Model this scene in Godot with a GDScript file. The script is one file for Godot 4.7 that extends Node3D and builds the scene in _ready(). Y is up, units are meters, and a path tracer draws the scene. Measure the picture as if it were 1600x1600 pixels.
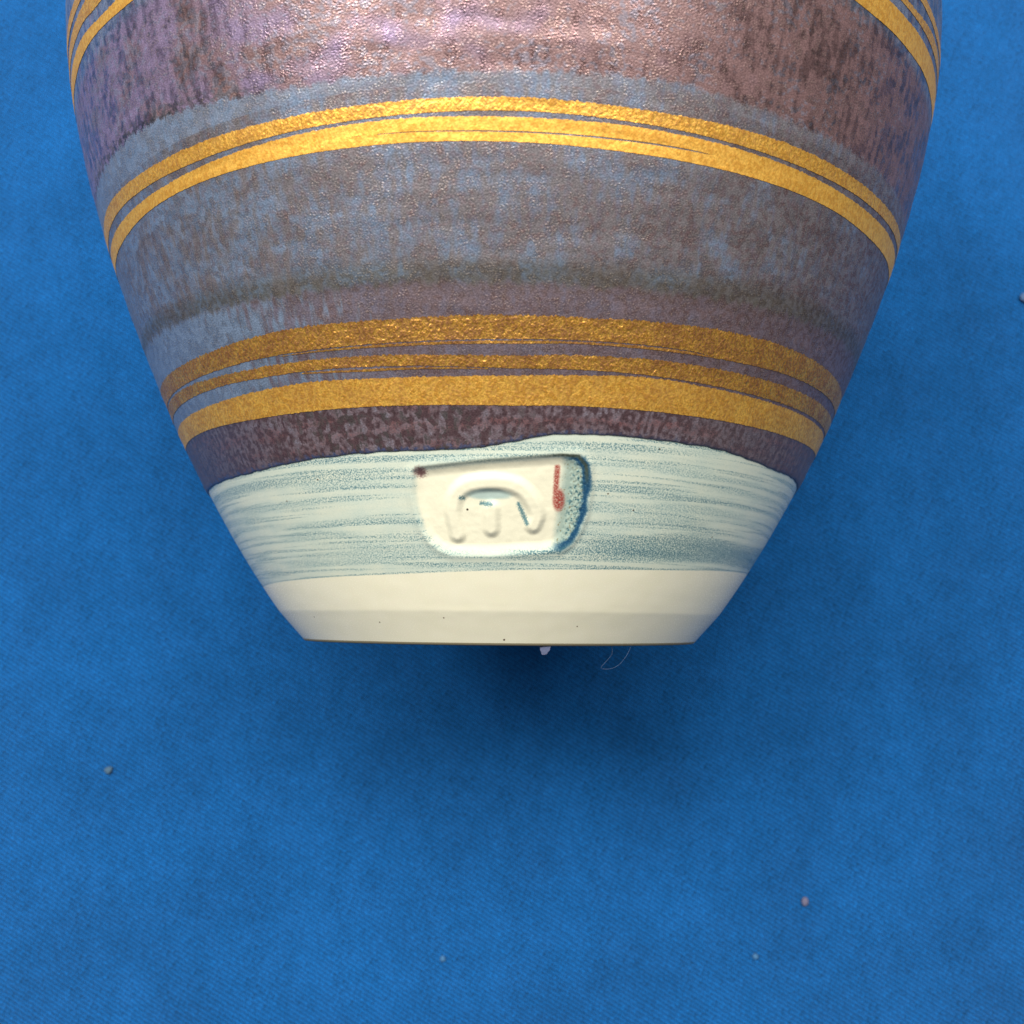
extends Node3D
# A glazed ceramic vase lying on its side on a blue cloth, photographed close up from above its foot.
# Vase coordinates: axis along +z (towards the mouth), y towards the camera, in units of the distance from the camera to the axis.

const S := 0.18                    # metres per unit
const REST := 0.4385               # greatest radius: height of the axis above the cloth
const BASE_Z := -0.0525

var rng := RandomNumberGenerator.new()
var wob := FastNoiseLite.new()
var names := {}


func _ready() -> void:
	rng.seed = 7
	wob.seed = 3
	wob.noise_type = FastNoiseLite.TYPE_SIMPLEX
	wob.frequency = 1.0
	set_view_and_light()
	build_cloth()
	build_vase()
	build_lint()
	build_scrap()


# ------------------------------------------------------------------ camera, light, exposure
func set_view_and_light() -> void:
	var cam := Camera3D.new()
	cam.name = "camera"
	var pitch := 0.1155
	var roll := 0.0093
	var right := Vector3.RIGHT
	var up := Vector3(0, sin(pitch), -cos(pitch))
	var ahead := Vector3(0, -cos(pitch), -sin(pitch))
	var r := right * cos(roll) + up * sin(roll)
	var u := up * cos(roll) - right * sin(roll)
	cam.transform = Transform3D(Basis(r, u, -ahead), Vector3(0.01162 * S, (1.0 + REST) * S, 0.03383 * S))
	var half := 800.0 / 1498.0
	var attributes := CameraAttributesPhysical.new()
	attributes.frustum_focal_length = 12.0 / half
	attributes.frustum_focus_distance = 0.78 * S
	attributes.exposure_aperture = 12.0 / half / 1.1
	attributes.frustum_near = 0.01
	attributes.frustum_far = 20.0
	cam.attributes = attributes
	cam.fov = rad_to_deg(2.0 * atan(half))
	cam.near = 0.01
	cam.far = 20.0
	add_child(cam)
	cam.current = true

	var around := WorldEnvironment.new()
	around.name = "surroundings"
	var e := Environment.new()
	e.background_mode = Environment.BG_COLOR
	e.background_color = Color(0.1, 0.1050, 0.1150).linear_to_srgb()
	e.tonemap_mode = Environment.TONE_MAPPER_LINEAR
	e.tonemap_exposure = 1.0
	e.sdfgi_enabled = true
	e.ssao_enabled = true
	e.ssil_enabled = true
	around.environment = e
	add_child(around)

	lamp("left_lamp", Vector3(-0.54, 0.88, -0.37), Vector2(0.42, 0.34), 0.9, Color(1.0, 0.97, 0.93))
	lamp("main_lamp", Vector3(-0.08, 0.95, -0.38), Vector2(0.42, 0.34), 0.84, Color(1.0, 0.97, 0.93))
	lamp("right_lamp", Vector3(0.4, 0.92, -0.37), Vector2(0.42, 0.34), 0.6, Color(1.0, 0.97, 0.93))


func lamp(called: String, at: Vector3, size: Vector2, energy: float, color: Color) -> void:
	var l := AreaLight3D.new()
	l.name = called
	l.area_size = size
	l.light_energy = energy
	l.light_color = color
	l.area_range = 6.0
	l.area_attenuation = 2.0
	l.shadow_enabled = true
	add_child(l)
	l.look_at_from_position(at, Vector3(0, 0.06, -0.03), Vector3.FORWARD)


# ------------------------------------------------------------------ helpers
func numbered(called: String) -> String:
	var n: int = names.get(called, 0)
	names[called] = n + 1
	return called if n == 0 else "%s_%03d" % [called, n]


func tag(o: Node3D, label: String, category: String, group := "") -> void:
	o.set_meta("label", label)
	o.set_meta("category", category)
	if group:
		o.set_meta("group", group)


func commit(called: String, p: PackedVector3Array, n: PackedVector3Array, uv: PackedVector2Array, idx: PackedInt32Array, m: Material, parent: Node) -> MeshInstance3D:
	var a := []
	a.resize(Mesh.ARRAY_MAX)
	a[Mesh.ARRAY_VERTEX] = p
	a[Mesh.ARRAY_NORMAL] = n
	if uv.size():
		a[Mesh.ARRAY_TEX_UV] = uv
		if called == "cloth":
			var wide := PackedVector2Array()
			for v in uv: wide.append(v * 0.0225 / 0.31)
			a[Mesh.ARRAY_TEX_UV2] = wide
	a[Mesh.ARRAY_INDEX] = idx
	var mesh := ArrayMesh.new()
	mesh.add_surface_from_arrays(Mesh.PRIMITIVE_TRIANGLES, a)
	mesh.surface_set_material(0, m)
	var o := MeshInstance3D.new()
	o.name = called
	o.mesh = mesh
	parent.add_child(o, true)
	return o


# positions on a grid (rows of `w` points) to normals; front faces look the way cross(along row, along column) points when flip is false
func grid_normals(p: PackedVector3Array, w: int, h: int, closed: bool, flip: bool) -> PackedVector3Array:
	var n := PackedVector3Array()
	n.resize(p.size())
	for j in h:
		var ja := maxi(j - 1, 0)
		var jb := mini(j + 1, h - 1)
		for i in w:
			var ia := i - 1
			var ib := i + 1
			if closed:
				if ia < 0: ia = w - 2
				if ib >= w: ib = 1
			else:
				ia = maxi(ia, 0)
				ib = mini(ib, w - 1)
			var c := (p[j * w + ib] - p[j * w + ia]).cross(p[jb * w + i] - p[ja * w + i])
			if flip: c = -c
			n[j * w + i] = c.normalized() if c.length_squared() > 1e-24 else Vector3.UP
	return n


func grid_faces(w: int, h: int, flip: bool) -> PackedInt32Array:
	var f := PackedInt32Array()
	for j in h - 1:
		for i in w - 1:
			var a := j * w + i
			if flip:
				f.append_array([a, a + 1, a + w, a + 1, a + w + 1, a + w])
			else:
				f.append_array([a, a + w, a + 1, a + 1, a + w, a + w + 1])
	return f


func noise_bytes(w: int, h: int, freq: float, sd: int, octaves := 1, kind := FastNoiseLite.TYPE_SIMPLEX, sx := 1, sy := 1) -> PackedByteArray:
	var n := FastNoiseLite.new()
	n.noise_type = kind
	n.seed = sd
	n.frequency = freq
	n.fractal_type = FastNoiseLite.FRACTAL_FBM if octaves > 1 else FastNoiseLite.FRACTAL_NONE
	n.fractal_octaves = octaves
	if kind == FastNoiseLite.TYPE_CELLULAR:
		n.cellular_return_type = FastNoiseLite.RETURN_CELL_VALUE
	var im := n.get_image(w / sx, h / sy, false, false, true)
	im.convert(Image.FORMAT_L8)
	if sx != 1 or sy != 1:
		im.resize(w, h, Image.INTERPOLATE_CUBIC)
	return im.get_data()


func picture(w: int, h: int, d: PackedByteArray, format: int) -> ImageTexture:
	return ImageTexture.create_from_image(Image.create_from_data(w, h, false, format, d))


func sm(a: float, b: float, x: float) -> float:
	var t := clampf((x - a) / (b - a), 0.0, 1.0)
	return t * t * (3.0 - 2.0 * t)


# a curve given as points (angle, z), flat outside them
func curve(pts: Array, th: float) -> float:
	if th <= pts[0].x: return pts[0].y
	var last: Vector2 = pts[pts.size() - 1]
	if th >= last.x: return last.y
	var k := 0
	while pts[k + 1].x < th: k += 1
	var a: Vector2 = pts[k]
	var b: Vector2 = pts[k + 1]
	var before: Vector2 = pts[maxi(k - 1, 0)]
	var after: Vector2 = pts[mini(k + 2, pts.size() - 1)]
	var w := b.x - a.x
	var ma := (b.y - before.y) / maxf(b.x - before.x, 1e-5) * w
	var mb := (after.y - a.y) / maxf(after.x - a.x, 1e-5) * w
	var t := (th - a.x) / w
	var t2 := t * t
	var t3 := t2 * t
	return a.y * (2 * t3 - 3 * t2 + 1) + ma * (t3 - 2 * t2 + t) + b.y * (-2 * t3 + 3 * t2) + mb * (t3 - t2)


# ------------------------------------------------------------------ the shape of the vase
func radius(z: float) -> float:
	if z < -0.02423:
		return body(-0.02423) + 0.90364 * (z + 0.02423)
	if z < 0.6:
		return body(z)
	return curve([Vector2(0.58, 0.4373), Vector2(0.62, 0.4295), Vector2(0.70, 0.392), Vector2(0.78, 0.305), Vector2(0.84, 0.212), Vector2(0.89, 0.168), Vector2(0.93, 0.166), Vector2(0.97, 0.185)], z)


func body(z: float) -> float:
	return 0.23932 + z * (0.67869 + z * (-0.95642 + z * (1.6048 - z * 1.65411)))


func steepness(z: float) -> float:
	return (radius(z + 0.001) - radius(z - 0.001)) / 0.002


# a point of the surface, `out` units proud of it, in the vase node's own axes (metres)
func on_vase(th: float, z: float, out: float) -> Vector3:
	var s := steepness(z)
	var k := 1.0 / sqrt(1.0 + s * s)
	var r := radius(z) + out * k
	var zz := z - out * s * k
	return Vector3(r * sin(th), r * cos(th), -(zz - BASE_Z)) * S


const GLAZE_OUT := 0.0016


func glaze_edge(th: float) -> float:
	var z := curve(GLAZE, th)
	return z + 0.0007 * wob.get_noise_2d(th * 14.0, 5.0) + 0.0004 * wob.get_noise_2d(th * 50.0, 9.0)


const GLAZE := [Vector2(-2.6, 0.093), Vector2(-1.113, 0.0882), Vector2(-0.756, 0.0891), Vector2(-0.489, 0.0928), Vector2(-0.294, 0.0943), Vector2(-0.157, 0.0945), Vector2(-0.059, 0.0955), Vector2(0.021, 0.0992), Vector2(0.1, 0.1036), Vector2(0.163, 0.1059), Vector2(0.278, 0.1072), Vector2(0.366, 0.1071), Vector2(0.482, 0.1063), Vector2(0.616, 0.1055), Vector2(0.728, 0.1033), Vector2(0.877, 0.1), Vector2(1.1, 0.0996), Vector2(1.3, 0.0985), Vector2(2.6, 0.093)]

# gold edges as (angle, z), measured on the vase
const A3_UP := [Vector2(-1.3, 0.1823), Vector2(-0.912, 0.181), Vector2(-0.735, 0.1814), Vector2(-0.581, 0.183), Vector2(-0.438, 0.1838), Vector2(-0.208, 0.183), Vector2(0.03, 0.1841), Vector2(0.166, 0.184), Vector2(0.318, 0.1856), Vector2(0.494, 0.1872), Vector2(0.657, 0.1878), Vector2(0.848, 0.187), Vector2(1.021, 0.1853), Vector2(1.25, 0.1835)]
const A3_LO := [Vector2(-1.3, 0.1672), Vector2(-0.765, 0.1672), Vector2(-0.602, 0.1678), Vector2(-0.368, 0.1678), Vector2(-0.086, 0.1681), Vector2(0.171, 0.1693), Vector2(0.328, 0.1702), Vector2(0.463, 0.1699), Vector2(0.53, 0.1684), Vector2(0.76, 0.1692), Vector2(1.3, 0.1688)]
const B3_UP := [Vector2(-0.52, 0.1668), Vector2(-0.368, 0.1669), Vector2(-0.086, 0.1671), Vector2(0.171, 0.1684), Vector2(0.328, 0.1692), Vector2(0.463, 0.1693), Vector2(0.53, 0.1683)]
const B3_LO := [Vector2(-0.52, 0.1666), Vector2(-0.369, 0.1657), Vector2(-0.215, 0.1652), Vector2(0.032, 0.1656), Vector2(0.171, 0.1670), Vector2(0.33, 0.1674), Vector2(0.53, 0.1681)]
const C3_UP := [Vector2(-1.3, 0.1655), Vector2(-0.95, 0.1650), Vector2(-0.774, 0.1630), Vector2(-0.61, 0.1619), Vector2(-0.332, 0.1606), Vector2(-0.087, 0.1581), Vector2(0.032, 0.158), Vector2(0.174, 0.1596), Vector2(0.335, 0.161), Vector2(0.704, 0.1611), Vector2(1.3, 0.1612)]
const C3_LO := [Vector2(-1.3, 0.1556), Vector2(-0.75, 0.1556), Vector2(-0.594, 0.1545), Vector2(-0.422, 0.1541), Vector2(-0.183, 0.1519), Vector2(0.033, 0.1496), Vector2(0.177, 0.1503), Vector2(0.342, 0.1504), Vector2(0.729, 0.1487), Vector2(1.3, 0.1490)]
const D3_UP := [Vector2(-0.47, 0.1535), Vector2(-0.3, 0.1515), Vector2(-0.183, 0.1510), Vector2(-0.02, 0.1494)]
const D3_LO := [Vector2(-0.47, 0.1526), Vector2(-0.3, 0.1499), Vector2(-0.183, 0.1496), Vector2(-0.02, 0.1487)]
const E3_UP := [Vector2(-1.3, 0.1447), Vector2(-0.865, 0.145), Vector2(-0.668, 0.1457), Vector2(-0.45, 0.1466), Vector2(-0.263, 0.1448), Vector2(-0.09, 0.1443), Vector2(0.033, 0.1448), Vector2(0.179, 0.1465), Vector2(0.343, 0.1488), Vector2(0.54, 0.1476), Vector2(0.734, 0.1466), Vector2(1.0, 0.1460), Vector2(1.3, 0.1464)]
const E3_LO := [Vector2(-1.3, 0.1295), Vector2(-0.924, 0.1287), Vector2(-0.669, 0.1271), Vector2(-0.337, 0.1264), Vector2(0.035, 0.1250), Vector2(0.187, 0.1261), Vector2(0.57, 0.1265), Vector2(0.936, 0.1270), Vector2(1.3, 0.1300)]
const A2_UP := [Vector2(-1.3, 0.3270), Vector2(-1.004, 0.3235), Vector2(-0.803, 0.3195), Vector2(-0.613, 0.3178), Vector2(-0.319, 0.3166), Vector2(0.034, 0.3168), Vector2(0.249, 0.3158), Vector2(0.563, 0.3176), Vector2(0.769, 0.3178), Vector2(0.93, 0.3195), Vector2(1.25, 0.3260)]
const A2_LO := [Vector2(-1.3, 0.3120), Vector2(-0.984, 0.3110), Vector2(-0.774, 0.3083), Vector2(-0.591, 0.307), Vector2(-0.322, 0.3078), Vector2(0.034, 0.3087), Vector2(0.252, 0.3076), Vector2(0.573, 0.3067), Vector2(0.784, 0.3081), Vector2(0.959, 0.3106), Vector2(1.25, 0.3180)]
const B2_UP := [Vector2(-1.3, 0.3050), Vector2(-0.895, 0.3021), Vector2(-0.738, 0.3018), Vector2(-0.458, 0.3042), Vector2(-0.202, 0.3059), Vector2(0.035, 0.305), Vector2(0.253, 0.3049), Vector2(0.576, 0.3040), Vector2(0.794, 0.3035), Vector2(0.975, 0.3056), Vector2(1.25, 0.3120)]
const B2_LO := [Vector2(-1.3, 0.2990), Vector2(-0.4, 0.2986), Vector2(-0.175, 0.2979), Vector2(-0.038, 0.2970), Vector2(0.184, 0.2966), Vector2(0.36, 0.2969), Vector2(0.42, 0.2966), Vector2(1.25, 0.2990)]
const C2_UP := [Vector2(-1.3, 0.2990), Vector2(-0.4, 0.2985), Vector2(-0.175, 0.2974), Vector2(-0.038, 0.2962), Vector2(0.184, 0.2955), Vector2(0.36, 0.2961), Vector2(0.42, 0.2966), Vector2(1.25, 0.2990)]
const C2_LO := [Vector2(-1.3, 0.2925), Vector2(-1.008, 0.2910), Vector2(-0.8, 0.2925), Vector2(-0.639, 0.293), Vector2(-0.466, 0.2925), Vector2(-0.206, 0.2915), Vector2(0.072, 0.29), Vector2(0.259, 0.289), Vector2(0.727, 0.2895), Vector2(0.94, 0.2897), Vector2(1.25, 0.2960)]
const A1_LO := [Vector2(-1.3, 0.4370), Vector2(-0.923, 0.4365), Vector2(-0.736, 0.432), Vector2(0.0, 0.4285), Vector2(0.661, 0.4287), Vector2(0.855, 0.4298), Vector2(0.985, 0.433), Vector2(1.3, 0.4365)]
const A1_UP := [Vector2(-1.3, 0.4510), Vector2(-0.994, 0.4498), Vector2(-0.793, 0.4421), Vector2(0.0, 0.4440), Vector2(0.807, 0.4479), Vector2(0.977, 0.4524), Vector2(1.3, 0.4590)]
const B1_LO := [Vector2(-1.3, 0.4600), Vector2(-0.944, 0.4570), Vector2(-0.847, 0.4530), Vector2(0.0, 0.4530), Vector2(0.812, 0.4563), Vector2(1.0, 0.461), Vector2(1.3, 0.4660)]
const B1_UP := [Vector2(-1.3, 0.4690), Vector2(-0.976, 0.4694), Vector2(0.0, 0.4620), Vector2(0.844, 0.4624), Vector2(1.013, 0.4709), Vector2(1.3, 0.4760)]
const C1_LO := [Vector2(-1.3, 0.4790), Vector2(0.0, 0.4680), Vector2(1.3, 0.4800)]
const C1_UP := [Vector2(-1.3, 0.4900), Vector2(0.0, 0.4760), Vector2(1.3, 0.4880)]
const MAUVE := [Vector2(-1.3, 0.3480), Vector2(-0.803, 0.3475), Vector2(-0.62, 0.3426), Vector2(-0.511, 0.3383), Vector2(-0.332, 0.3337), Vector2(0.067, 0.333), Vector2(0.326, 0.335), Vector2(0.578, 0.3325), Vector2(0.744, 0.3338), Vector2(1.3, 0.338)]
const OLIVE := [Vector2(-1.3, 0.2160), Vector2(-0.611, 0.205), Vector2(-0.235, 0.204), Vector2(0.227, 0.203), Vector2(0.693, 0.208), Vector2(1.3, 0.210)]


# ------------------------------------------------------------------ the stamp: its own plane, one step about a 2200th of a unit
const LIP := [Vector2(650, 734), Vector2(660, 727), Vector2(770, 716), Vector2(870, 706), Vector2(895, 707), Vector2(910, 722), Vector2(917, 760), Vector2(918, 798), Vector2(913, 824), Vector2(903, 844), Vector2(886, 856), Vector2(855, 862), Vector2(770, 868), Vector2(722, 868), Vector2(698, 867), Vector2(678, 859), Vector2(663, 846), Vector2(653, 828), Vector2(648, 804), Vector2(646, 770)]
const STROKES := [
	[Vector2(712, 836), Vector2(709, 815), Vector2(708, 795), Vector2(715, 774), Vector2(733, 759), Vector2(760, 754), Vector2(790, 755), Vector2(815, 764), Vector2(832, 782), Vector2(842, 804), Vector2(838, 820)],
	[Vector2(769, 796), Vector2(769, 826)]]


func stamp_at(th: float, z: float) -> Vector2:
	return Vector2(778.0 + 557.0 * th, 700.0 + (0.0956 - z) * 2182.0)


func to_segment(p: Vector2, a: Vector2, b: Vector2) -> float:
	return p.distance_to(Geometry2D.get_closest_point_to_segment(p, a, b))


func inside_lip(p: Vector2) -> float:  # distance in from the lip, negative outside
	var d := 1e9
	for k in LIP.size():
		d = minf(d, to_segment(p, LIP[k], LIP[(k + 1) % LIP.size()]))
	return d if Geometry2D.is_point_in_polygon(p, PackedVector2Array(LIP)) else -d


var fine_strokes: Array = []


func smooth_strokes() -> void:      # the hand-cut strokes as smooth curves
	for s in STROKES:
		var c := Curve2D.new()
		for q in s: c.add_point(q)
		for k in range(1, c.point_count - 1):
			var d := (c.get_point_position(k + 1) - c.get_point_position(k - 1)) * 0.17
			c.set_point_in(k, -d)
			c.set_point_out(k, d)
		fine_strokes.append(c.tessellate_even_length(4, 6.0))


func letter(p: Vector2) -> float:
	var d := 1e9
	for s in fine_strokes:
		for k in s.size() - 1:
			d = minf(d, to_segment(p, s[k], s[k + 1]))
	return d


func stamp_height(p: Vector2) -> float:  # in stamp steps
	if p.x < 610 or p.x > 950 or p.y < 680 or p.y > 900:
		return 0.0
	var d := inside_lip(p)
	var right := sm(870.0, 900.0, p.x)
	var width := lerpf(18.0, 33.0, right) - 4.0 * sm(800.0, 850.0, p.y) * (1.0 - right)
	var h := 0.0
	if d < 0.0:
		h = 1.6 * exp(d * d / -60.0)          # a little clay pushed up round the stamp
		h += right * 1.2 * exp(-pow((d + 5.0) / 5.0, 2.0))
	else:
		h = 1.6 * exp(d * d / -24.0) - 6.8 * sm(-3.0, width + 3.0, d)
	if d > 0.0:
		var l := letter(p)
		h += 5.4 * (1.0 - sm(4.0, 18.0, l))
		h -= 1.2 * sm(26.0, 4.0, p.distance_to(Vector2(770, 775))) * sm(8.0, 14.0, l)
		if right > 0.1 and d < width:         # the torn, glassy right wall
			h += right * 1.3 * wob.get_noise_2d(p.x * 0.16, p.y * 0.11) * sm(0.0, 6.0, d) * sm(width + 4.0, width - 6.0, d)
	h += 0.35 * wob.get_noise_2d(p.x * 0.03, p.y * 0.03) * sm(-6.0, 10.0, d)
	return h


# ------------------------------------------------------------------ the vase
func build_vase() -> void:
	var vase := Node3D.new()
	vase.name = "vase"
	add_child(vase)
	vase.position = Vector3(0, REST * S, -BASE_Z * S)
	tag(vase, "mottled purple and blue ceramic vase with gold rings and stamped cream foot, lying on cloth", "vase")
	build_foot(vase)
	build_glaze(vase)
	build_gold(vase)


func foot_pictures() -> StandardMaterial3D:
	var w := 2048
	var h := 640
	var z0 := -0.056
	var z1 := 0.128
	var streak := noise_bytes(w, h, 0.050, 11, 3, FastNoiseLite.TYPE_SIMPLEX, 32, 1)
	var broad := noise_bytes(w, h, 0.022, 12, 2, FastNoiseLite.TYPE_SIMPLEX, 16, 1)
	var grain := noise_bytes(w, h, 0.17, 13, 2)
	var dust := noise_bytes(w, h, 0.42, 14)
	var soft := noise_bytes(w, h, 0.012, 15, 2)
	var px := PackedByteArray()
	px.resize(w * h * 3)
	var rough := PackedByteArray()
	rough.resize(w * h)
	var cream := Vector3(0.885, 0.880, 0.790)
	var wash := Vector3(0.745, 0.800, 0.755)
	var teal := Vector3(0.20, 0.37, 0.43)
	var navy := Vector3(0.08, 0.245, 0.38)
	var k := 0
	for j in h:
		var z := z1 - (z1 - z0) * (j + 0.5) / h
		for i in w:
			var th := -1.6 + 3.2 * (i + 0.5) / w
			var g := grain[k] / 255.0
			var du := dust[k] / 255.0
			var so := soft[k] / 255.0
			var c := cream + Vector3(0.012, 0.012, 0.02) * (so - 0.5)
			var line := 0.0074 + 0.0068 * th + 0.0012 * (broad[k] / 255.0 - 0.5)
			if z > line - 0.002 and z < 0.12:
				var s := streak[k] / 255.0
				var b := broad[k] / 255.0
				var in_wash := sm(line - 0.0007, line + 0.0007, z)
				var amount := 0.88 + 0.38 * (b - 0.5) + 0.25 * minf(s - 0.45, 0.0) + 0.3 * (so - 0.5)
				c = c.lerp(wash, clampf(amount, 0.0, 1.0) * in_wash)
				# brushed cobalt: specks caught in the tooth of the clay, gathered in streaks round the pot
				var stain := sm(0.52, 0.82, s) * 0.40 + sm(0.48, 0.80, b) * 0.26
				stain += 1.1 * sm(0.012, 0.004, absf(z - (line + 0.0165 - 0.004 * sm(0.7, 1.2, th)))) * sm(0.20, 0.45, th)      # the dark stroke low on the right
				stain += 0.35 * sm(0.006, 0.001, absf(z - 0.078)) * sm(-0.15, -0.4, th)
				stain += 0.5 * sm(0.0012, 0.0003, absf(z - line - 0.0004)) * (0.4 + s)
				var speck := sm(0.585, 0.66, g * 0.5 + du * 0.5 + stain * 0.10)
				c = c.lerp(teal, clampf(speck * (stain + 0.05) * 1.8 + stain * 0.02, 0.0, 0.85) * in_wash)
			if th > -0.3 and th < 0.32 and z > 0.002:
				var p := stamp_at(th, z)
				if p.x > 630 and p.x < 935 and p.y > 690 and p.y < 885:
					var d := inside_lip(p)
					var clean := sm(2.0, 12.0, d)
					var right := sm(868.0, 888.0, p.x)
					c = c.lerp(cream, clean * (1.0 - right))
					# greenish glass pooled on the torn right wall
					c = c.lerp(Vector3(0.58, 0.66, 0.62), right * sm(0.0, 3.0, d) * 0.85)
					var clot := 0.5 + 0.5 * wob.get_noise_2d(p.x * 0.11, p.y * 0.075 + 40.0)
					var flecks := sm(0.54, 0.70, clot * 0.75 + g * 0.25)
					c = c.lerp(Vector3(0.17, 0.33, 0.38), right * sm(0.0, 3.0, d) * flecks * 0.85 * sm(885.0, 897.0, p.x))
					c = c.lerp(Vector3(0.42, 0.36, 0.22), right * sm(0.0, 3.0, d) * sm(0.30, 0.18, clot * 0.8 + g * 0.2) * 0.85)
					# cobalt gathered along the right lip
					var rim := sm(8.5, 3.0, absf(d - 3.0) + 2.0 * (du - 0.5) + 5.0 * (g - 0.5) + 6.0 * (so - 0.5)) * sm(866.0, 893.0, p.x) * sm(704.0, 714.0, p.y)
					c = c.lerp(navy, clampf(rim * (0.65 + 0.6 * g), 0.0, 0.96))
					var low := sm(5.0, 1.0, absf(d + 1.0)) * sm(770.0, 850.0, p.x) * sm(835.0, 850.0, p.y)
					c = c.lerp(teal, low * sm(0.35, 0.65, g) * 0.8)
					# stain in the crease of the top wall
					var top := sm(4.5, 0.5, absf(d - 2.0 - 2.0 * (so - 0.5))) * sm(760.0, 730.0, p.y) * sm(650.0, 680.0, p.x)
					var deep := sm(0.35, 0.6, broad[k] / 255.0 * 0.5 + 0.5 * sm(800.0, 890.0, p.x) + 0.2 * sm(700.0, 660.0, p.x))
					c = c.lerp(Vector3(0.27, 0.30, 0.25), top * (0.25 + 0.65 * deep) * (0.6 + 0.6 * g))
					var corner := sm(13.0, 3.0, p.distance_to(Vector2(664, 736)) + 6.0 * (g - 0.5))
					c = c.lerp(Vector3(0.36, 0.24, 0.25), corner * 0.85)
					# two red drops of enamel
					var red := sm(6.0, 2.0, to_segment(p, Vector2(867, 729), Vector2(869, 770)) + 3.0 * (g - 0.5))
					var drop := Vector2((p.x - 875.0 - 0.10 * (p.y - 780.0)) / 9.5, (p.y - 780.0) / 17.0).length()
					red = maxf(red, sm(1.30, 0.7, drop + 0.25 * (g - 0.5)))
					c = c.lerp(Vector3(0.55, 0.20, 0.17), red * clampf(0.75 + 1.2 * (g - 0.5) + 0.5 * (du - 0.5), 0.2, 0.95))
					# cobalt held under the arch of the letter
					var held := sm(1.0, 0.55, Vector2((p.x - 768.0) / 48.0, (p.y - 773.0) / 11.0).length() + 0.3 * (so - 0.5))
					c = c.lerp(Vector3(0.64, 0.73, 0.71), held * 0.9)
					var dots := sm(4.2, 1.5, minf(p.distance_to(Vector2(722, 777)), minf(to_segment(p, Vector2(754, 787), Vector2(768, 787)), minf(p.distance_to(Vector2(726, 778)), to_segment(p, Vector2(812, 788), Vector2(827, 818))))) + 4.0 * (du - 0.5) + 3.0 * (g - 0.5))
					c = c.lerp(Vector3(0.28, 0.44, 0.48), dots * 0.85)
					c = c.lerp(Vector3(0.15, 0.12, 0.10), sm(2.2, 1.0, p.distance_to(Vector2(731, 797))))
			px[k * 3] = int(clampf(c.x, 0.0, 1.0) * 255.0)
			px[k * 3 + 1] = int(clampf(c.y, 0.0, 1.0) * 255.0)
			px[k * 3 + 2] = int(clampf(c.z, 0.0, 1.0) * 255.0)
			rough[k] = int(clampf(0.24 + 0.16 * (g - 0.5), 0.0, 1.0) * 255.0)
			k += 1
	# iron specks fired into the clay
	var spots := [Vector2(-0.67, 0.064), Vector2(-0.48, -0.034), Vector2(0.03, -0.0475), Vector2(0.32, -0.036), Vector2(0.40, 0.055), Vector2(0.43, 0.1005), Vector2(0.31, 0.066), Vector2(-0.2, -0.03), Vector2(-0.85, -0.03), Vector2(0.75, 0.04), Vector2(-0.52, 0.0775)]
	for s in spots:
		var ci := int((s.x + 1.6) / 3.2 * w)
		var cj := int((z1 - s.y) / (z1 - z0) * h)
		var rr := 2 if s.y < -0.04 else 1
		for dj in range(-rr, rr + 1):
			for di in range(-rr, rr + 1):
				if di * di + dj * dj <= rr * rr + 1:
					var at := ((cj + dj) * w + ci + di) * 3
					px[at] = 70
					px[at + 1] = 52
					px[at + 2] = 34
	var m := StandardMaterial3D.new()
	m.resource_name = "stained porcelain"
	m.albedo_texture = picture(w, h, px, Image.FORMAT_RGB8)
	m.roughness_texture = picture(w, h, rough, Image.FORMAT_L8)
	m.roughness_texture_channel = BaseMaterial3D.TEXTURE_CHANNEL_RED
	m.roughness = 1.0
	m.metallic_specular = 0.5
	return m


func foot_uv(th: float, z: float) -> Vector2:
	var u := absf(fposmod(th + 1.6, 6.4) - 3.2) / 3.2      # mirrored on the far side
	return Vector2(1.0 - u, clampf((0.128 - z) / 0.184, 0.001, 0.999))


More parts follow.
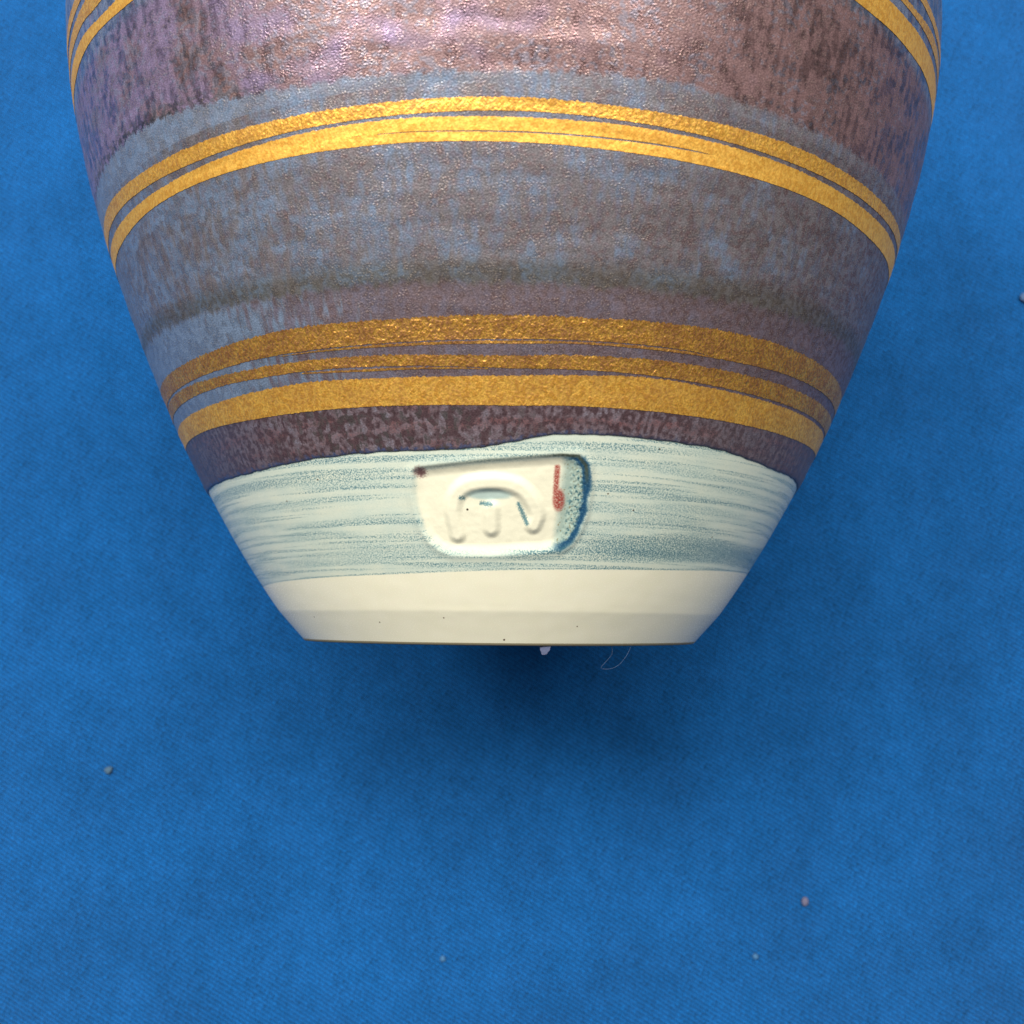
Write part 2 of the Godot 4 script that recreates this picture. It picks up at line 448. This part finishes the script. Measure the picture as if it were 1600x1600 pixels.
func build_foot(vase: Node3D) -> void:
	smooth_strokes()
	var m := foot_pictures()
	var ths := PackedFloat32Array()
	var th := -PI
	while th < PI - 0.0005:
		ths.append(th)
		th += 0.0028 if th > -0.29 and th < 0.30 else 0.02
	ths.append(PI)
	var zs := PackedFloat32Array()
	var z := BASE_Z + 0.0022
	while z < 0.128:
		zs.append(z)
		z += 0.0007 if z > 0.008 and z < 0.106 else (0.0012 if absf(z + 0.024) < 0.006 else 0.003)
	var w := ths.size()
	var h := zs.size()
	var p := PackedVector3Array()
	var uv := PackedVector2Array()
	var kind := PackedByteArray()
	for j in h:
		for i in w:
			var q := stamp_at(ths[i], zs[j])
			var up := stamp_height(q) / 2182.0
			up += 0.00008 * wob.get_noise_2d(ths[i] * 3.0, zs[j] * 60.0)
			p.append(on_vase(ths[i], zs[j], up))
			uv.append(foot_uv(ths[i], zs[j]))
			var what := 0 if zs[j] < 0.0074 + 0.0068 * clampf(ths[i], -1.3, 1.3) else 1
			if absf(ths[i]) < 0.32 and inside_lip(q) > 0.0:
				what = 3 if letter(q) < 14.0 else 2
			kind.append(what)
	var n := grid_normals(p, w, h, true, true)
	if n[(h - 1) * w + w / 2].y < 0.0:
		for k in n.size(): n[k] = -n[k]
	var called := ["foot_ring", "stained_band", "stamp_recess", "stamped_letter"]
	var parents := [vase, vase, vase, null]
	for what in 4:
		var at := {}
		var pp := PackedVector3Array()
		var nn := PackedVector3Array()
		var uu := PackedVector2Array()
		var f := PackedInt32Array()
		for j in h - 1:
			for i in w - 1:
				var a := j * w + i
				if kind[a] != what: continue
				for c in [a, a + 1, a + w, a + 1, a + w + 1, a + w]:
					if not at.has(c):
						at[c] = pp.size()
						pp.append(p[c])
						nn.append(n[c])
						uu.append(uv[c])
					f.append(at[c])
		var o := commit(called[what], pp, nn, uu, clockwise(pp, nn, f), m, parents[what])
		if what == 2: parents[3] = o
		if what == 1: o.set_meta("label", "pale band brushed with specks of teal stain")
	# the unglazed rim and the underside
	var rim := StandardMaterial3D.new()
	rim.resource_name = "bare rim"
	rim.albedo_color = Color(0.20, 0.175, 0.105).linear_to_srgb()
	rim.roughness = 0.8
	var r0 := radius(BASE_Z + 0.0022)
	var ring: Array[Vector2] = [Vector2(r0, 0.0022), Vector2(r0 - 0.0008, 0.0010), Vector2(r0 - 0.0018, 0.0003), Vector2(r0 - 0.0030, 0.0), Vector2(r0 - 0.016, 0.0), Vector2(r0 - 0.021, 0.003), Vector2(r0 - 0.03, 0.014), Vector2(r0 - 0.07, 0.018), Vector2(0.0005, 0.019)]
	lathe("foot_rim", ring, rim, vase)


func clockwise(p: PackedVector3Array, n: PackedVector3Array, f: PackedInt32Array) -> PackedInt32Array:
	for k in range(0, f.size(), 3):
		var c := (p[f[k + 1]] - p[f[k]]).cross(p[f[k + 2]] - p[f[k]])
		if c.dot(n[f[k]]) > 0.0:          # counter-clockwise seen from the front
			var t := f[k + 1]
			f[k + 1] = f[k + 2]
			f[k + 2] = t
	return f


func lathe(called: String, prof: Array[Vector2], m: Material, parent: Node) -> MeshInstance3D:
	var w := 161
	var p := PackedVector3Array()
	for v in prof:
		for i in w:
			var th := TAU * i / (w - 1)
			p.append(Vector3(v.x * sin(th), v.x * cos(th), -v.y) * S)
	var n := grid_normals(p, w, prof.size(), true, false)
	return commit(called, p, n, PackedVector2Array(), clockwise(p, n, grid_faces(w, prof.size(), false)), m, parent)


# ------------------------------------------------------------------ mottled lustre glaze
const GZ0 := 0.085
const GZ1 := 0.56


func glaze_material() -> StandardMaterial3D:
	var w := 2048
	var h := 1024
	var n1 := noise_bytes(w, h, 0.075, 21, 2)
	var n2 := noise_bytes(w, h, 0.055, 22, 3, FastNoiseLite.TYPE_SIMPLEX, 1, 4)
	var n3 := noise_bytes(w, h, 0.010, 23, 2)
	var n4 := noise_bytes(w, h, 0.30, 24, 2)
	var n5 := noise_bytes(w, h, 0.10, 25, 1, FastNoiseLite.TYPE_CELLULAR)
	var n6 := noise_bytes(w, h, 0.040, 26, 2, FastNoiseLite.TYPE_SIMPLEX, 8, 1)
	var mauve_at := PackedFloat32Array()
	var olive_at := PackedFloat32Array()
	var edge_at := PackedFloat32Array()
	var low_at := PackedFloat32Array()
	for i in w:
		var th := -1.6 + 3.2 * (i + 0.5) / w
		mauve_at.append(curve(MAUVE, th))
		olive_at.append(curve(OLIVE, th))
		edge_at.append(glaze_edge(th))
		low_at.append(curve(E3_LO, th))
	var px := PackedByteArray()
	px.resize(w * h * 3)
	var orm := PackedByteArray()
	orm.resize(w * h * 3)
	var hm := PackedByteArray()
	hm.resize(w * h)
	var slate := Vector3(0.430, 0.505, 0.610)
	var maroon := Vector3(0.355, 0.280, 0.292)
	var ash := Vector3(0.435, 0.420, 0.440)
	var lilac := Vector3(0.505, 0.450, 0.570)
	var copper := Vector3(0.485, 0.385, 0.390)
	var coal := Vector3(0.215, 0.205, 0.205)
	var k := 0
	for j in h:
		var z := GZ1 - (GZ1 - GZ0) * (j + 0.5) / h
		for i in w:
			var th := -1.6 + 3.2 * (i + 0.5) / w
			var a := n1[k] / 255.0
			var b := n2[k] / 255.0
			var g := n3[k] / 255.0
			var f := n4[k] / 255.0
			var cell := n5[k] / 255.0
			var rows := n6[k] / 255.0
			var lean := clampf(th * 0.6, -0.8, 0.8)        # bluer on the left, browner on the right, as it was fired
			var c: Vector3
			var metal := 0.45
			var up := (a * 0.55 + b * 0.45)
			var mz: float = mauve_at[i] + 0.005 * (b - 0.5) + 0.003 * (f - 0.5)
			var lustre := 0.0
			var high := sm(-0.0016, 0.0016, z - mz)
			var c_low := Vector3.ZERO
			var metal_low := 0.0
			if high > 0.0:
				# lilac to copper lustre
				c = lilac.lerp(copper, sm(-0.95, 0.0, th + 1.3 * (g - 0.5)))
				c = c.lerp(maroon, sm(0.44, 0.80, b * 0.45 + a * 0.4 + cell * 0.15) * 0.32)
				c = c.lerp(slate, sm(0.52, 0.75, g * 0.4 + a * 0.6 - 0.15 * lean) * 0.40)
				# the lustre came out smoother in some places than in others
				lustre = sm(0.46, 0.64, n2[(k + 40 * w) % (w * h)] / 255.0 * 0.45 + a * 0.25 + n3[(k + 300 * w) % (w * h)] / 255.0 * 0.3)
				metal = 0.40 + 0.30 * lustre
				var under: float = sm(0.012, 0.0, z - mz) * sm(-0.25, -0.7, th)
				c = c.lerp(coal, under * sm(0.3, 0.6, a) * 0.6)
				var near1 := sm(0.43 - 0.012, 0.43, z + 0.004 * (a - 0.5))
				c = c.lerp(slate, near1 * 0.8 * sm(0.25, 0.6, b + 0.2))
			if high < 1.0:
				var blue := sm(0.36, 0.72, b * 0.45 + g * 0.33 + rows * 0.10 + a * 0.12 - 0.22 * lean)
				c_low = ash.lerp(slate, blue)
				c_low = c_low.lerp(maroon, sm(0.34, 0.80, a * 0.50 + b * 0.35 + cell * 0.15 + 0.06 * lean) * (0.85 - 0.4 * blue))
				metal_low = 0.42
				if z > 0.325:
					c_low = c_low.lerp(slate, 0.45 * sm(0.2, -0.5, lean + 0.5 * (b - 0.5)) + 0.1)
					metal_low = 0.3
				elif z < 0.2275 and z > 0.12:
					var t: float = olive_at[i] + 0.006 * (b - 0.5)
					var dark := sm(0.016, 0.002, absf(z - t - 0.006)) * (0.40 + 0.60 * sm(0.30, 0.70, a * 0.6 + f * 0.4))
					c_low = c_low.lerp(Vector3(0.265, 0.262, 0.225), dark * 0.60)
					var belt := sm(0.004, -0.001, z - t)
					c_low = c_low.lerp(Vector3(0.42, 0.35, 0.39).lerp(maroon, sm(0.4, 0.8, a)), belt * 0.6)
					c_low = c_low.lerp(Vector3(0.44, 0.53, 0.64), belt * sm(-0.35, -0.65, th + 0.5 * (b - 0.5)) * 0.85)
				if z < low_at[i] + 0.004:
					var m1 := a * 0.35 + b * 0.35 + cell * 0.3
					c_low = Vector3(0.285, 0.22, 0.24).lerp(Vector3(0.45, 0.405, 0.44), sm(0.32, 0.68, m1))
					c_low = c_low.lerp(Vector3(0.46, 0.49, 0.56), sm(0.60, 0.82, m1 * 0.7 + 0.3 * f) * 0.7)
					c_low = c_low.lerp(Vector3(0.44, 0.27, 0.27), sm(0.55, 0.75, n6[(k + 90 * w) % (w * h)] / 255.0 * 0.4 + f * 0.3 + a * 0.3) * 0.5)
					c_low = c_low.lerp(coal, sm(0.52, 0.72, b * 0.4 + a * 0.3 + (1.0 - cell) * 0.3) * 0.75 * sm(0.6, 0.1, absf(th + 0.25)))
					c_low = c_low.lerp(Vector3(0.27, 0.29, 0.38), sm(-0.5, -1.0, th) * 0.5)
					c_low = c_low.lerp(Vector3(0.37, 0.34, 0.36), sm(0.3, 0.7, th) * 0.4)
					metal_low = 0.25
					# thin cobalt where the glaze runs out
					var e: float = z - edge_at[i]
					c_low = c_low.lerp(Vector3(0.30, 0.37, 0.55), sm(0.0042, 0.0003, e + 0.006 * (a - 0.4)) * 0.75 * sm(0.9, -0.1, th))
				c = c_low if high == 0.0 else c_low.lerp(c, high)
				metal = lerpf(metal_low, metal, high)
			# small crystals
			var fleck := sm(0.765, 0.80, f * 0.75 + cell * 0.25) if z > 0.135 else 0.0
			c = c.lerp(Vector3(0.74, 0.68, 0.62), fleck * 0.55)
			metal += 0.3 * fleck
			c *= 1.0 + 0.32 * (f - 0.5) + 0.08 * (a - 0.5)
			px[k * 3] = int(clampf(c.x, 0.0, 1.0) * 255.0)
			px[k * 3 + 1] = int(clampf(c.y, 0.0, 1.0) * 255.0)
			px[k * 3 + 2] = int(clampf(c.z, 0.0, 1.0) * 255.0)
			orm[k * 3] = 255
			orm[k * 3 + 1] = int(clampf(0.44 - 0.12 * lustre + 0.16 * (a - 0.5) + 0.10 * (cell - 0.5) + 0.2 * (f - 0.5) - 0.15 * fleck, 0.1, 1.0) * 255.0)
			orm[k * 3 + 2] = int(clampf(metal + 0.3 * (cell - 0.5), 0.0, 1.0) * 255.0)
			hm[k] = int(clampf(0.20 * up + 0.05 * cell + 0.6 * f + 0.2 * fleck, 0.0, 1.0) * 255.0)
			k += 1
	var m := StandardMaterial3D.new()
	m.resource_name = "mottled lustre glaze"
	m.albedo_texture = picture(w, h, px, Image.FORMAT_RGB8)
	var t := picture(w, h, orm, Image.FORMAT_RGB8)
	m.roughness_texture = t
	m.roughness_texture_channel = BaseMaterial3D.TEXTURE_CHANNEL_GREEN
	m.roughness = 1.0
	m.metallic_texture = t
	m.metallic_texture_channel = BaseMaterial3D.TEXTURE_CHANNEL_BLUE
	m.metallic = 1.0
	m.heightmap_enabled = true
	m.heightmap_texture = picture(w, h, hm, Image.FORMAT_L8)
	m.heightmap_scale = 0.0065
	return m


func glaze_uv(th: float, z: float) -> Vector2:
	var u := absf(fposmod(th + 1.6, 6.4) - 3.2) / 3.2
	var v := (GZ1 - z) / (GZ1 - GZ0)
	return Vector2(1.0 - u, clampf(absf(v), 0.001, 0.999))


func build_glaze(vase: Node3D) -> void:
	var m := glaze_material()
	var w := 361
	var steps: Array[float] = [0.0, 0.0003, 0.0008, 0.0016, 0.003, 0.005, 0.008]
	var rows := 320
	var p := PackedVector3Array()
	var uv := PackedVector2Array()
	for j in steps.size() + rows:
		for i in w:
			var th := -PI + TAU * i / (w - 1)
			var e := glaze_edge(th)
			var z := 0.0
			var out := GLAZE_OUT
			if j < steps.size():
				z = e + steps[j]
				out = GLAZE_OUT * sqrt(1.0 - pow(1.0 - minf(steps[j] / 0.003, 1.0), 2.0)) - 0.00005
				if j == 0: out = -0.0006
			else:
				z = lerpf(e + 0.008, 0.97, float(j - steps.size() + 1) / rows)
			out += swell(th, z) * sm(0.0, 0.006, z - e)
			p.append(on_vase(th, z, out))
			uv.append(glaze_uv(th, z))
	# over the lip and down inside
	for q in [Vector2(0.180, 0.981), Vector2(0.172, 0.983), Vector2(0.162, 0.976), Vector2(0.148, 0.93), Vector2(0.150, 0.89), Vector2(0.19, 0.84), Vector2(0.29, 0.78), Vector2(0.41, 0.6), Vector2(0.39, 0.4), Vector2(0.30, 0.2), Vector2(0.15, 0.05), Vector2(0.002, 0.03)]:
		for i in w:
			var th := -PI + TAU * i / (w - 1)
			p.append(Vector3(q.x * sin(th), q.x * cos(th), -(q.y - BASE_Z)) * S)
			uv.append(glaze_uv(th, q.y))
	var h := p.size() / w
	var n := grid_normals(p, w, h, true, true)
	if n[60 * w + w / 2].y < 0.0:
		for k in n.size(): n[k] = -n[k]
	commit("glazed_body", p, n, uv, clockwise(p, n, grid_faces(w, h, false)), m, vase)


# ------------------------------------------------------------------ gold
func gold_material(called: String, worn: float, sd: int) -> StandardMaterial3D:
	var w := 1024
	var h := 128
	var a := noise_bytes(w, h, 0.13, sd, 2)
	var f := noise_bytes(w, h, 0.33, sd + 1, 2)
	var cell := noise_bytes(w, h, 0.17, sd + 2, 1, FastNoiseLite.TYPE_CELLULAR)
	var big := noise_bytes(w, h, 0.02, sd + 3, 2)
	var px := PackedByteArray()
	px.resize(w * h * 3)
	var orm := PackedByteArray()
	orm.resize(w * h * 3)
	var hm := PackedByteArray()
	hm.resize(w * h)
	var bright := Vector3(0.960, 0.755, 0.35)
	var deep := Vector3(0.89, 0.66, 0.27)
	var under := Vector3(0.41, 0.27, 0.18)
	for k in w * h:
		var x := a[k] / 255.0
		var y := f[k] / 255.0
		var c := bright.lerp(deep, sm(0.3, 0.75, x * 0.5 + cell[k] / 255.0 * 0.5))
		var gone := sm(0.60 - 0.20 * worn, 0.72 - 0.10 * worn, y * 0.55 + x * 0.25 + big[k] / 255.0 * 0.2) * (0.25 + 0.62 * worn)
		c = c.lerp(under, gone) * (1.0 + (0.10 + 0.45 * worn) * (y - 0.5))
		px[k * 3] = int(clampf(c.x, 0.0, 1.0) * 255.0)
		px[k * 3 + 1] = int(clampf(c.y, 0.0, 1.0) * 255.0)
		px[k * 3 + 2] = int(clampf(c.z, 0.0, 1.0) * 255.0)
		orm[k * 3] = 255
		orm[k * 3 + 1] = int(clampf(0.48 - 0.12 * worn + 0.25 * (y - 0.5) + 0.15 * gone, 0.0, 1.0) * 255.0)
		orm[k * 3 + 2] = int(clampf(0.62 + 0.18 * worn * worn - 0.45 * gone, 0.0, 1.0) * 255.0)
		hm[k] = int(clampf(0.35 * x + 0.3 * cell[k] / 255.0 + 0.45 * y, 0.0, 1.0) * 255.0)
	var m := StandardMaterial3D.new()
	m.resource_name = called
	m.albedo_texture = picture(w, h, px, Image.FORMAT_RGB8)
	var t := picture(w, h, orm, Image.FORMAT_RGB8)
	m.roughness_texture = t
	m.roughness_texture_channel = BaseMaterial3D.TEXTURE_CHANNEL_GREEN
	m.roughness = 1.0
	m.metallic_texture = t
	m.metallic_texture_channel = BaseMaterial3D.TEXTURE_CHANNEL_BLUE
	m.metallic = 1.0
	m.heightmap_enabled = true
	m.heightmap_texture = picture(w, h, hm, Image.FORMAT_L8)
	m.heightmap_scale = 0.005 + 0.011 * worn
	return m


func stripe(vase: Node3D, upper: Array, lower: Array, m: Material, ragged: float, from := -PI, to := PI, slit_up := [], slit_lo := []) -> void:
	var p := PackedVector3Array()
	var uv := PackedVector2Array()
	var ths := PackedFloat32Array()
	var th := from
	while th < to - 0.0005:
		ths.append(th)
		th += 0.0025 if absf(th) < 1.4 else 0.02
	ths.append(to)
	var w := ths.size()
	var sd: float = upper[0].y * 1000.0
	var bands: Array = [[upper, lower]] if slit_up.is_empty() else [[upper, slit_up], [slit_lo, lower]]
	var f := PackedInt32Array()
	for q in bands.size():
		for row in 5:
			for i in w:
				var t := ths[i]
				var zu := curve(bands[q][0], t)
				var zl := curve(bands[q][1], t)
				if bands.size() == 2:
					var ga := curve(slit_up, t)
					var gb := curve(slit_lo, t)
					if ga - gb < 0.0004 + 0.0003 * wob.get_noise_2d(t * 30.0, 2.0):
						if q == 0: zl = (ga + gb) / 2.0
						else: zu = (ga + gb) / 2.0
				if q == 0:
					zu += ragged * (0.55 * wob.get_noise_2d(t * 60.0, sd) + 0.6 * wob.get_noise_2d(t * 150.0, sd + 7.0))
				if q == bands.size() - 1:
					zl += ragged * 0.45 * (0.5 * wob.get_noise_2d(t * 45.0, sd + 40.0) + 0.5 * wob.get_noise_2d(t * 170.0, sd + 55.0))
				zl = minf(zl, zu - 0.00002)
				var z := lerpf(zu, zl, row / 4.0)
				var out := GLAZE_OUT + 0.0003 + swell(t, z)
				p.append(on_vase(t, z, out))
				uv.append(Vector2(t * radius(z) / 0.56, (z - 0.1) / 0.07))
		for row in 4:
			for i in w - 1:
				var a := (q * 5 + row) * w + i
				f.append_array([a, a + w, a + 1, a + 1, a + w, a + w + 1])
	var n := grid_normals(p, w, bands.size() * 5, false, false)
	for k in n.size():
		if n[k].dot(Vector3(p[k].x, p[k].y, 0)) < 0.0: n[k] = -n[k]
	commit("gold_stripe", p, n, uv, clockwise(p, n, f), m, vase)


# the slight unevenness of the thrown wall
func swell(th: float, z: float) -> float:
	return 0.0003 * wob.get_noise_2d(th * 1.2, z * 45.0) + 0.0003 * wob.get_noise_2d(th * 5.0, z * 30.0)


func build_gold(vase: Node3D) -> void:
	var full := gold_material("gold lustre", 0.0, 31)
	var worn := gold_material("worn gold lustre", 1.0, 41)
	var half := gold_material("thin gold lustre", 0.45, 51)
	stripe(vase, A3_UP, A3_LO, worn, 0.0016)
	stripe(vase, B3_UP, B3_LO, worn, 0.0008, -0.52, 0.53)
	stripe(vase, C3_UP, C3_LO, worn, 0.0014)
	stripe(vase, D3_UP, D3_LO, worn, 0.0007, -0.47, -0.02)
	stripe(vase, E3_UP, E3_LO, half, 0.0011)
	stripe(vase, A2_UP, A2_LO, half, 0.0011)
	stripe(vase, B2_UP, C2_LO, full, 0.0008, -PI, PI, B2_LO, C2_UP)
	stripe(vase, A1_UP, A1_LO, full, 0.0009)
	stripe(vase, B1_UP, B1_LO, half, 0.0011)
	stripe(vase, C1_UP, C1_LO, half, 0.0011)


# ------------------------------------------------------------------ cloth
func build_cloth() -> void:
	var size := 480
	var cols := 36              # yarns across one repeat
	var picks := 54
	var px := PackedByteArray()
	px.resize(size * size * 3)
	var hm := PackedByteArray()
	hm.resize(size * size)
	var fuzz := noise_seamless(size, 0.22, 61, 2)
	var patch := noise_seamless(size, 0.02, 62, 3)
	var slub := PackedFloat32Array()
	for i in cols + picks:
		slub.append(rng.randf_range(-1.0, 1.0))
	var k := 0
	for j in size:
		for i in size:
			var bend := patch[k] / 255.0 - 0.5
			var u := fposmod(float(i) / size * cols + 1.1 * bend, cols)
			var v := fposmod(float(j) / size * picks + 1.4 * bend, picks)
			var ci := int(u)
			var pj := int(v)
			var over := posmod(ci - pj, 3) != 0
			var fu := u - ci - 0.5
			var fv := v - pj - 0.5
			var round_ := 1.0 - 3.2 * fu * fu if over else 0.30 - 0.8 * fv * fv
			var edge := 1.0 - 0.5 * absf(fv) if over else 1.0
			var t := clampf(round_ * edge, 0.0, 1.0)
			var fz := fuzz[k] / 255.0
			var pa := patch[k] / 255.0
			var b := 0.58 + 0.62 * t + 0.34 * (fz - 0.5) + 0.10 * (pa - 0.5) + 0.015 * (slub[ci] if over else slub[cols + pj])
			px[k * 3] = int(clampf(0.072 * b + 0.03 * (fz - 0.5), 0.0, 1.0) * 255.0)
			px[k * 3 + 1] = int(clampf(0.390 * b, 0.0, 1.0) * 255.0)
			px[k * 3 + 2] = int(clampf(0.680 * b, 0.0, 1.0) * 255.0)
			hm[k] = int(clampf(0.65 * t + 0.35 * fz, 0.0, 1.0) * 255.0)
			k += 1
	var m := StandardMaterial3D.new()
	m.resource_name = "blue twill"
	m.albedo_texture = picture(size, size, px, Image.FORMAT_RGB8)
	m.heightmap_enabled = true
	m.heightmap_texture = picture(size, size, hm, Image.FORMAT_L8)
	m.heightmap_scale = 0.02
	m.roughness = 0.95
	m.metallic_specular = 0.25
	m.rim_enabled = true
	m.rim = 0.25
	m.rim_tint = 1.0
	m.detail_enabled = true
	m.detail_blend_mode = BaseMaterial3D.BLEND_MODE_MUL
	m.detail_uv_layer = BaseMaterial3D.DETAIL_UV_2
	m.detail_albedo = cloth_patches()
	var w := 181
	var reach := 0.9
	var p := PackedVector3Array()
	for j in w:
		for i in w:
			var x := pow(absf(i / 90.0 - 1.0), 1.6) * signf(i - 90.0) * reach
			var z := pow(absf(j / 90.0 - 1.0), 1.6) * signf(j - 90.0) * reach
			var y := 0.0011 * wob.get_noise_2d(x * 9.0, z * 9.0) + 0.0005 * wob.get_noise_2d(x * 25.0 + 7.0, z * 25.0)
			p.append(Vector3(x, y - 0.0006, z))
	var uv := PackedVector2Array()
	for v in p:
		uv.append(Vector2(v.x, v.z).rotated(0.06) / 0.0225)
	var under := p.duplicate()
	var n := grid_normals(p, w, w, false, true)
	if n[w * 90 + 90].y < 0.0:
		for q in n.size(): n[q] = -n[q]
	var f := clockwise(p, n, grid_faces(w, w, false))
	# the back of the cloth and its hem
	var count := p.size()
	for q in count:
		p.append(under[q] - Vector3(0, 0.0012, 0))
		n.append(-n[q])
		uv.append(uv[q])
	var top := f.size()
	for q in range(0, top, 3):
		f.append_array([f[q] + count, f[q + 2] + count, f[q + 1] + count])
	var o := commit("cloth", p, n, uv, f, m, self)
	tag(o, "plain blue twill cloth spread flat under the vase, filling the background", "cloth")


func cloth_patches() -> ImageTexture:      # worn and dusty patches of the dye
	var size := 512
	var a := noise_seamless(size, 0.012, 71, 3)
	var b := noise_seamless(size, 0.06, 72, 3)
	var d := noise_seamless(size, 0.35, 73, 1)
	var px := PackedByteArray()
	px.resize(size * size * 3)
	for k in size * size:
		var v := 0.93 + 0.11 * (a[k] / 255.0 - 0.5) + 0.06 * (b[k] / 255.0 - 0.5) + 0.08 * (d[k] / 255.0 - 0.5)
		px[k * 3] = int(clampf(v - 0.06 + 0.16 * (b[k] / 255.0 - 0.5), 0.0, 1.0) * 255.0)
		px[k * 3 + 1] = int(clampf(v, 0.0, 1.0) * 255.0)
		px[k * 3 + 2] = int(clampf(v, 0.0, 1.0) * 255.0)
	return picture(size, size, px, Image.FORMAT_RGB8)


func noise_seamless(size: int, freq: float, sd: int, octaves: int) -> PackedByteArray:
	var n := FastNoiseLite.new()
	n.noise_type = FastNoiseLite.TYPE_SIMPLEX
	n.seed = sd
	n.frequency = freq
	n.fractal_type = FastNoiseLite.FRACTAL_FBM
	n.fractal_octaves = octaves
	var im := n.get_seamless_image(size, size, false, false, 0.15, true)
	im.convert(Image.FORMAT_L8)
	return im.get_data()


# ------------------------------------------------------------------ lint
func lint(at: Vector3, size: Vector3, color: Color, label: String, sd: float) -> void:
	var w := 13
	var h := 8
	var p := PackedVector3Array()
	for j in h:
		var v := PI * j / (h - 1)
		for i in w:
			var u := TAU * (i % (w - 1)) / (w - 1)
			var d := Vector3(sin(v) * cos(u), cos(v), sin(v) * sin(u))
			var r := 1.0 + 0.55 * wob.get_noise_3d(d.x * 1.3 + sd, d.y * 1.3, d.z * 1.3)
			p.append(d * size * r)
	var n := grid_normals(p, w, h, true, false)
	for q in n.size():
		if n[q].dot(p[q]) < 0.0: n[q] = -n[q]
	var m := StandardMaterial3D.new()
	m.resource_name = "lint"
	m.albedo_color = color.linear_to_srgb()
	m.roughness = 1.0
	var o := commit(numbered("lint_speck"), p, n, PackedVector2Array(), clockwise(p, n, grid_faces(w, h, false)), m, self)
	o.position = at + Vector3(0, size.y * 0.6, 0)
	tag(o, label, "lint", "specks of lint on the cloth")


func build_lint() -> void:
	lint(Vector3(-0.1035, 0.0, 0.0455), Vector3(0.0010, 0.0004, 0.0009), Color(0.06, 0.125, 0.20), "small grey speck of lint on the cloth left of and below the foot", 1.0)
	lint(Vector3(0.0791, 0.0, 0.0771), Vector3(0.0009, 0.0004, 0.0011), Color(0.13, 0.13, 0.21), "pinkish speck of lint on the cloth at the lower right", 4.0)
	lint(Vector3(0.1446, 0.0, -0.0855), Vector3(0.0012, 0.0005, 0.0013), Color(0.07, 0.14, 0.28), "pale speck of lint on the cloth at the right edge beside the gold rings", 8.0)
	lint(Vector3(0.0659, 0.0, 0.0908), Vector3(0.0008, 0.0006, 0.0007), Color(0.05, 0.16, 0.33), "tiny pale speck of lint near the bottom edge, below the pinkish speck", 12.0)
	lint(Vector3(-0.0147, 0.0, 0.0921), Vector3(0.0007, 0.0005, 0.0007), Color(0.05, 0.16, 0.33), "tiny pale speck of lint near the bottom edge, below the middle of the foot", 15.0)



func build_scrap() -> void:      # a flake of white lint caught on the far side of the foot's edge, and a hair
	var m := StandardMaterial3D.new()
	m.resource_name = "white lint"
	m.albedo_color = Color(0.08, 0.10, 0.18).linear_to_srgb()
	m.roughness = 1.0
	var foot := Vector3(0, REST * S, 0)
	var w := 9
	var p := PackedVector3Array()
	for side in [1.0, -1.0]:
		for j in w:
			for i in w:
				var u := i / 8.0
				var v := j / 8.0
				var wide := lerpf(1.0, 0.45 + 0.25 * wob.get_noise_2d(v * 4.0, 3.0), v)
				var x := 0.0182 + (u - 0.35) * 0.0105 * wide
				var th := x / 0.19
				p.append(foot + Vector3(0.196 * sin(0.105 + th), 0.1905 - 0.002 * v + side * 0.0004 * sin(PI * u) * sin(PI * v) + 0.0006 * wob.get_noise_2d(u * 3.0, v * 3.0), -BASE_Z + v * 0.0085 - 0.0012) * S)
	var n := PackedVector3Array()
	var f := PackedInt32Array()
	for q in 2:
		var half := p.slice(q * w * w, (q + 1) * w * w)
		var nn := grid_normals(half, w, w, false, false)
		for k in nn.size():
			if (nn[k].y < 0.0) == (q == 0): nn[k] = -nn[k]
		n.append_array(nn)
		for t in clockwise(half, nn, grid_faces(w, w, false)): f.append(t + q * w * w)
	tag(commit("lint_scrap", p, n, PackedVector2Array(), f, m, self), "small white scrap of lint caught on the bottom edge of the foot", "lint")
	var hm := m.duplicate()
	hm.resource_name = "hair"
	hm.albedo_color = Color(0.10, 0.15, 0.24).linear_to_srgb()
	var c := Curve3D.new()
	for q in [Vector3(0.098, 0.168, 0.0510), Vector3(0.099, 0.165, 0.0590), Vector3(0.094, 0.160, 0.0665), Vector3(0.090, 0.158, 0.0715), Vector3(0.097, 0.158, 0.0725), Vector3(0.105, 0.160, 0.0690), Vector3(0.112, 0.164, 0.0600), Vector3(0.117, 0.155, 0.0515)]:
		c.add_point(q * S + foot)
	for k in range(1, c.point_count - 1):
		var d := (c.get_point_position(k + 1) - c.get_point_position(k - 1)) * 0.17
		c.set_point_in(k, -d)
		c.set_point_out(k, d)
	var pts := c.tessellate_even_length(4, 0.0005)
	var hp := PackedVector3Array()
	for k in pts.size():
		var ahead := (pts[mini(k + 1, pts.size() - 1)] - pts[maxi(k - 1, 0)]).normalized()
		var a := ahead.cross(Vector3.UP).normalized()
		var b := a.cross(ahead)
		for i in 6:
			hp.append(pts[k] + (a * cos(TAU * i / 5.0) + b * sin(TAU * i / 5.0)) * 0.000018)
	var hn := grid_normals(hp, 6, pts.size(), true, false)
	for k in hn.size():
		if hn[k].dot(hp[k] - pts[k / 6]) < 0.0: hn[k] = -hn[k]
	tag(commit("hair", hp, hn, PackedVector2Array(), clockwise(hp, hn, grid_faces(6, pts.size(), false)), hm, self), "fine pale hair curling out from under the foot's bottom edge", "hair")
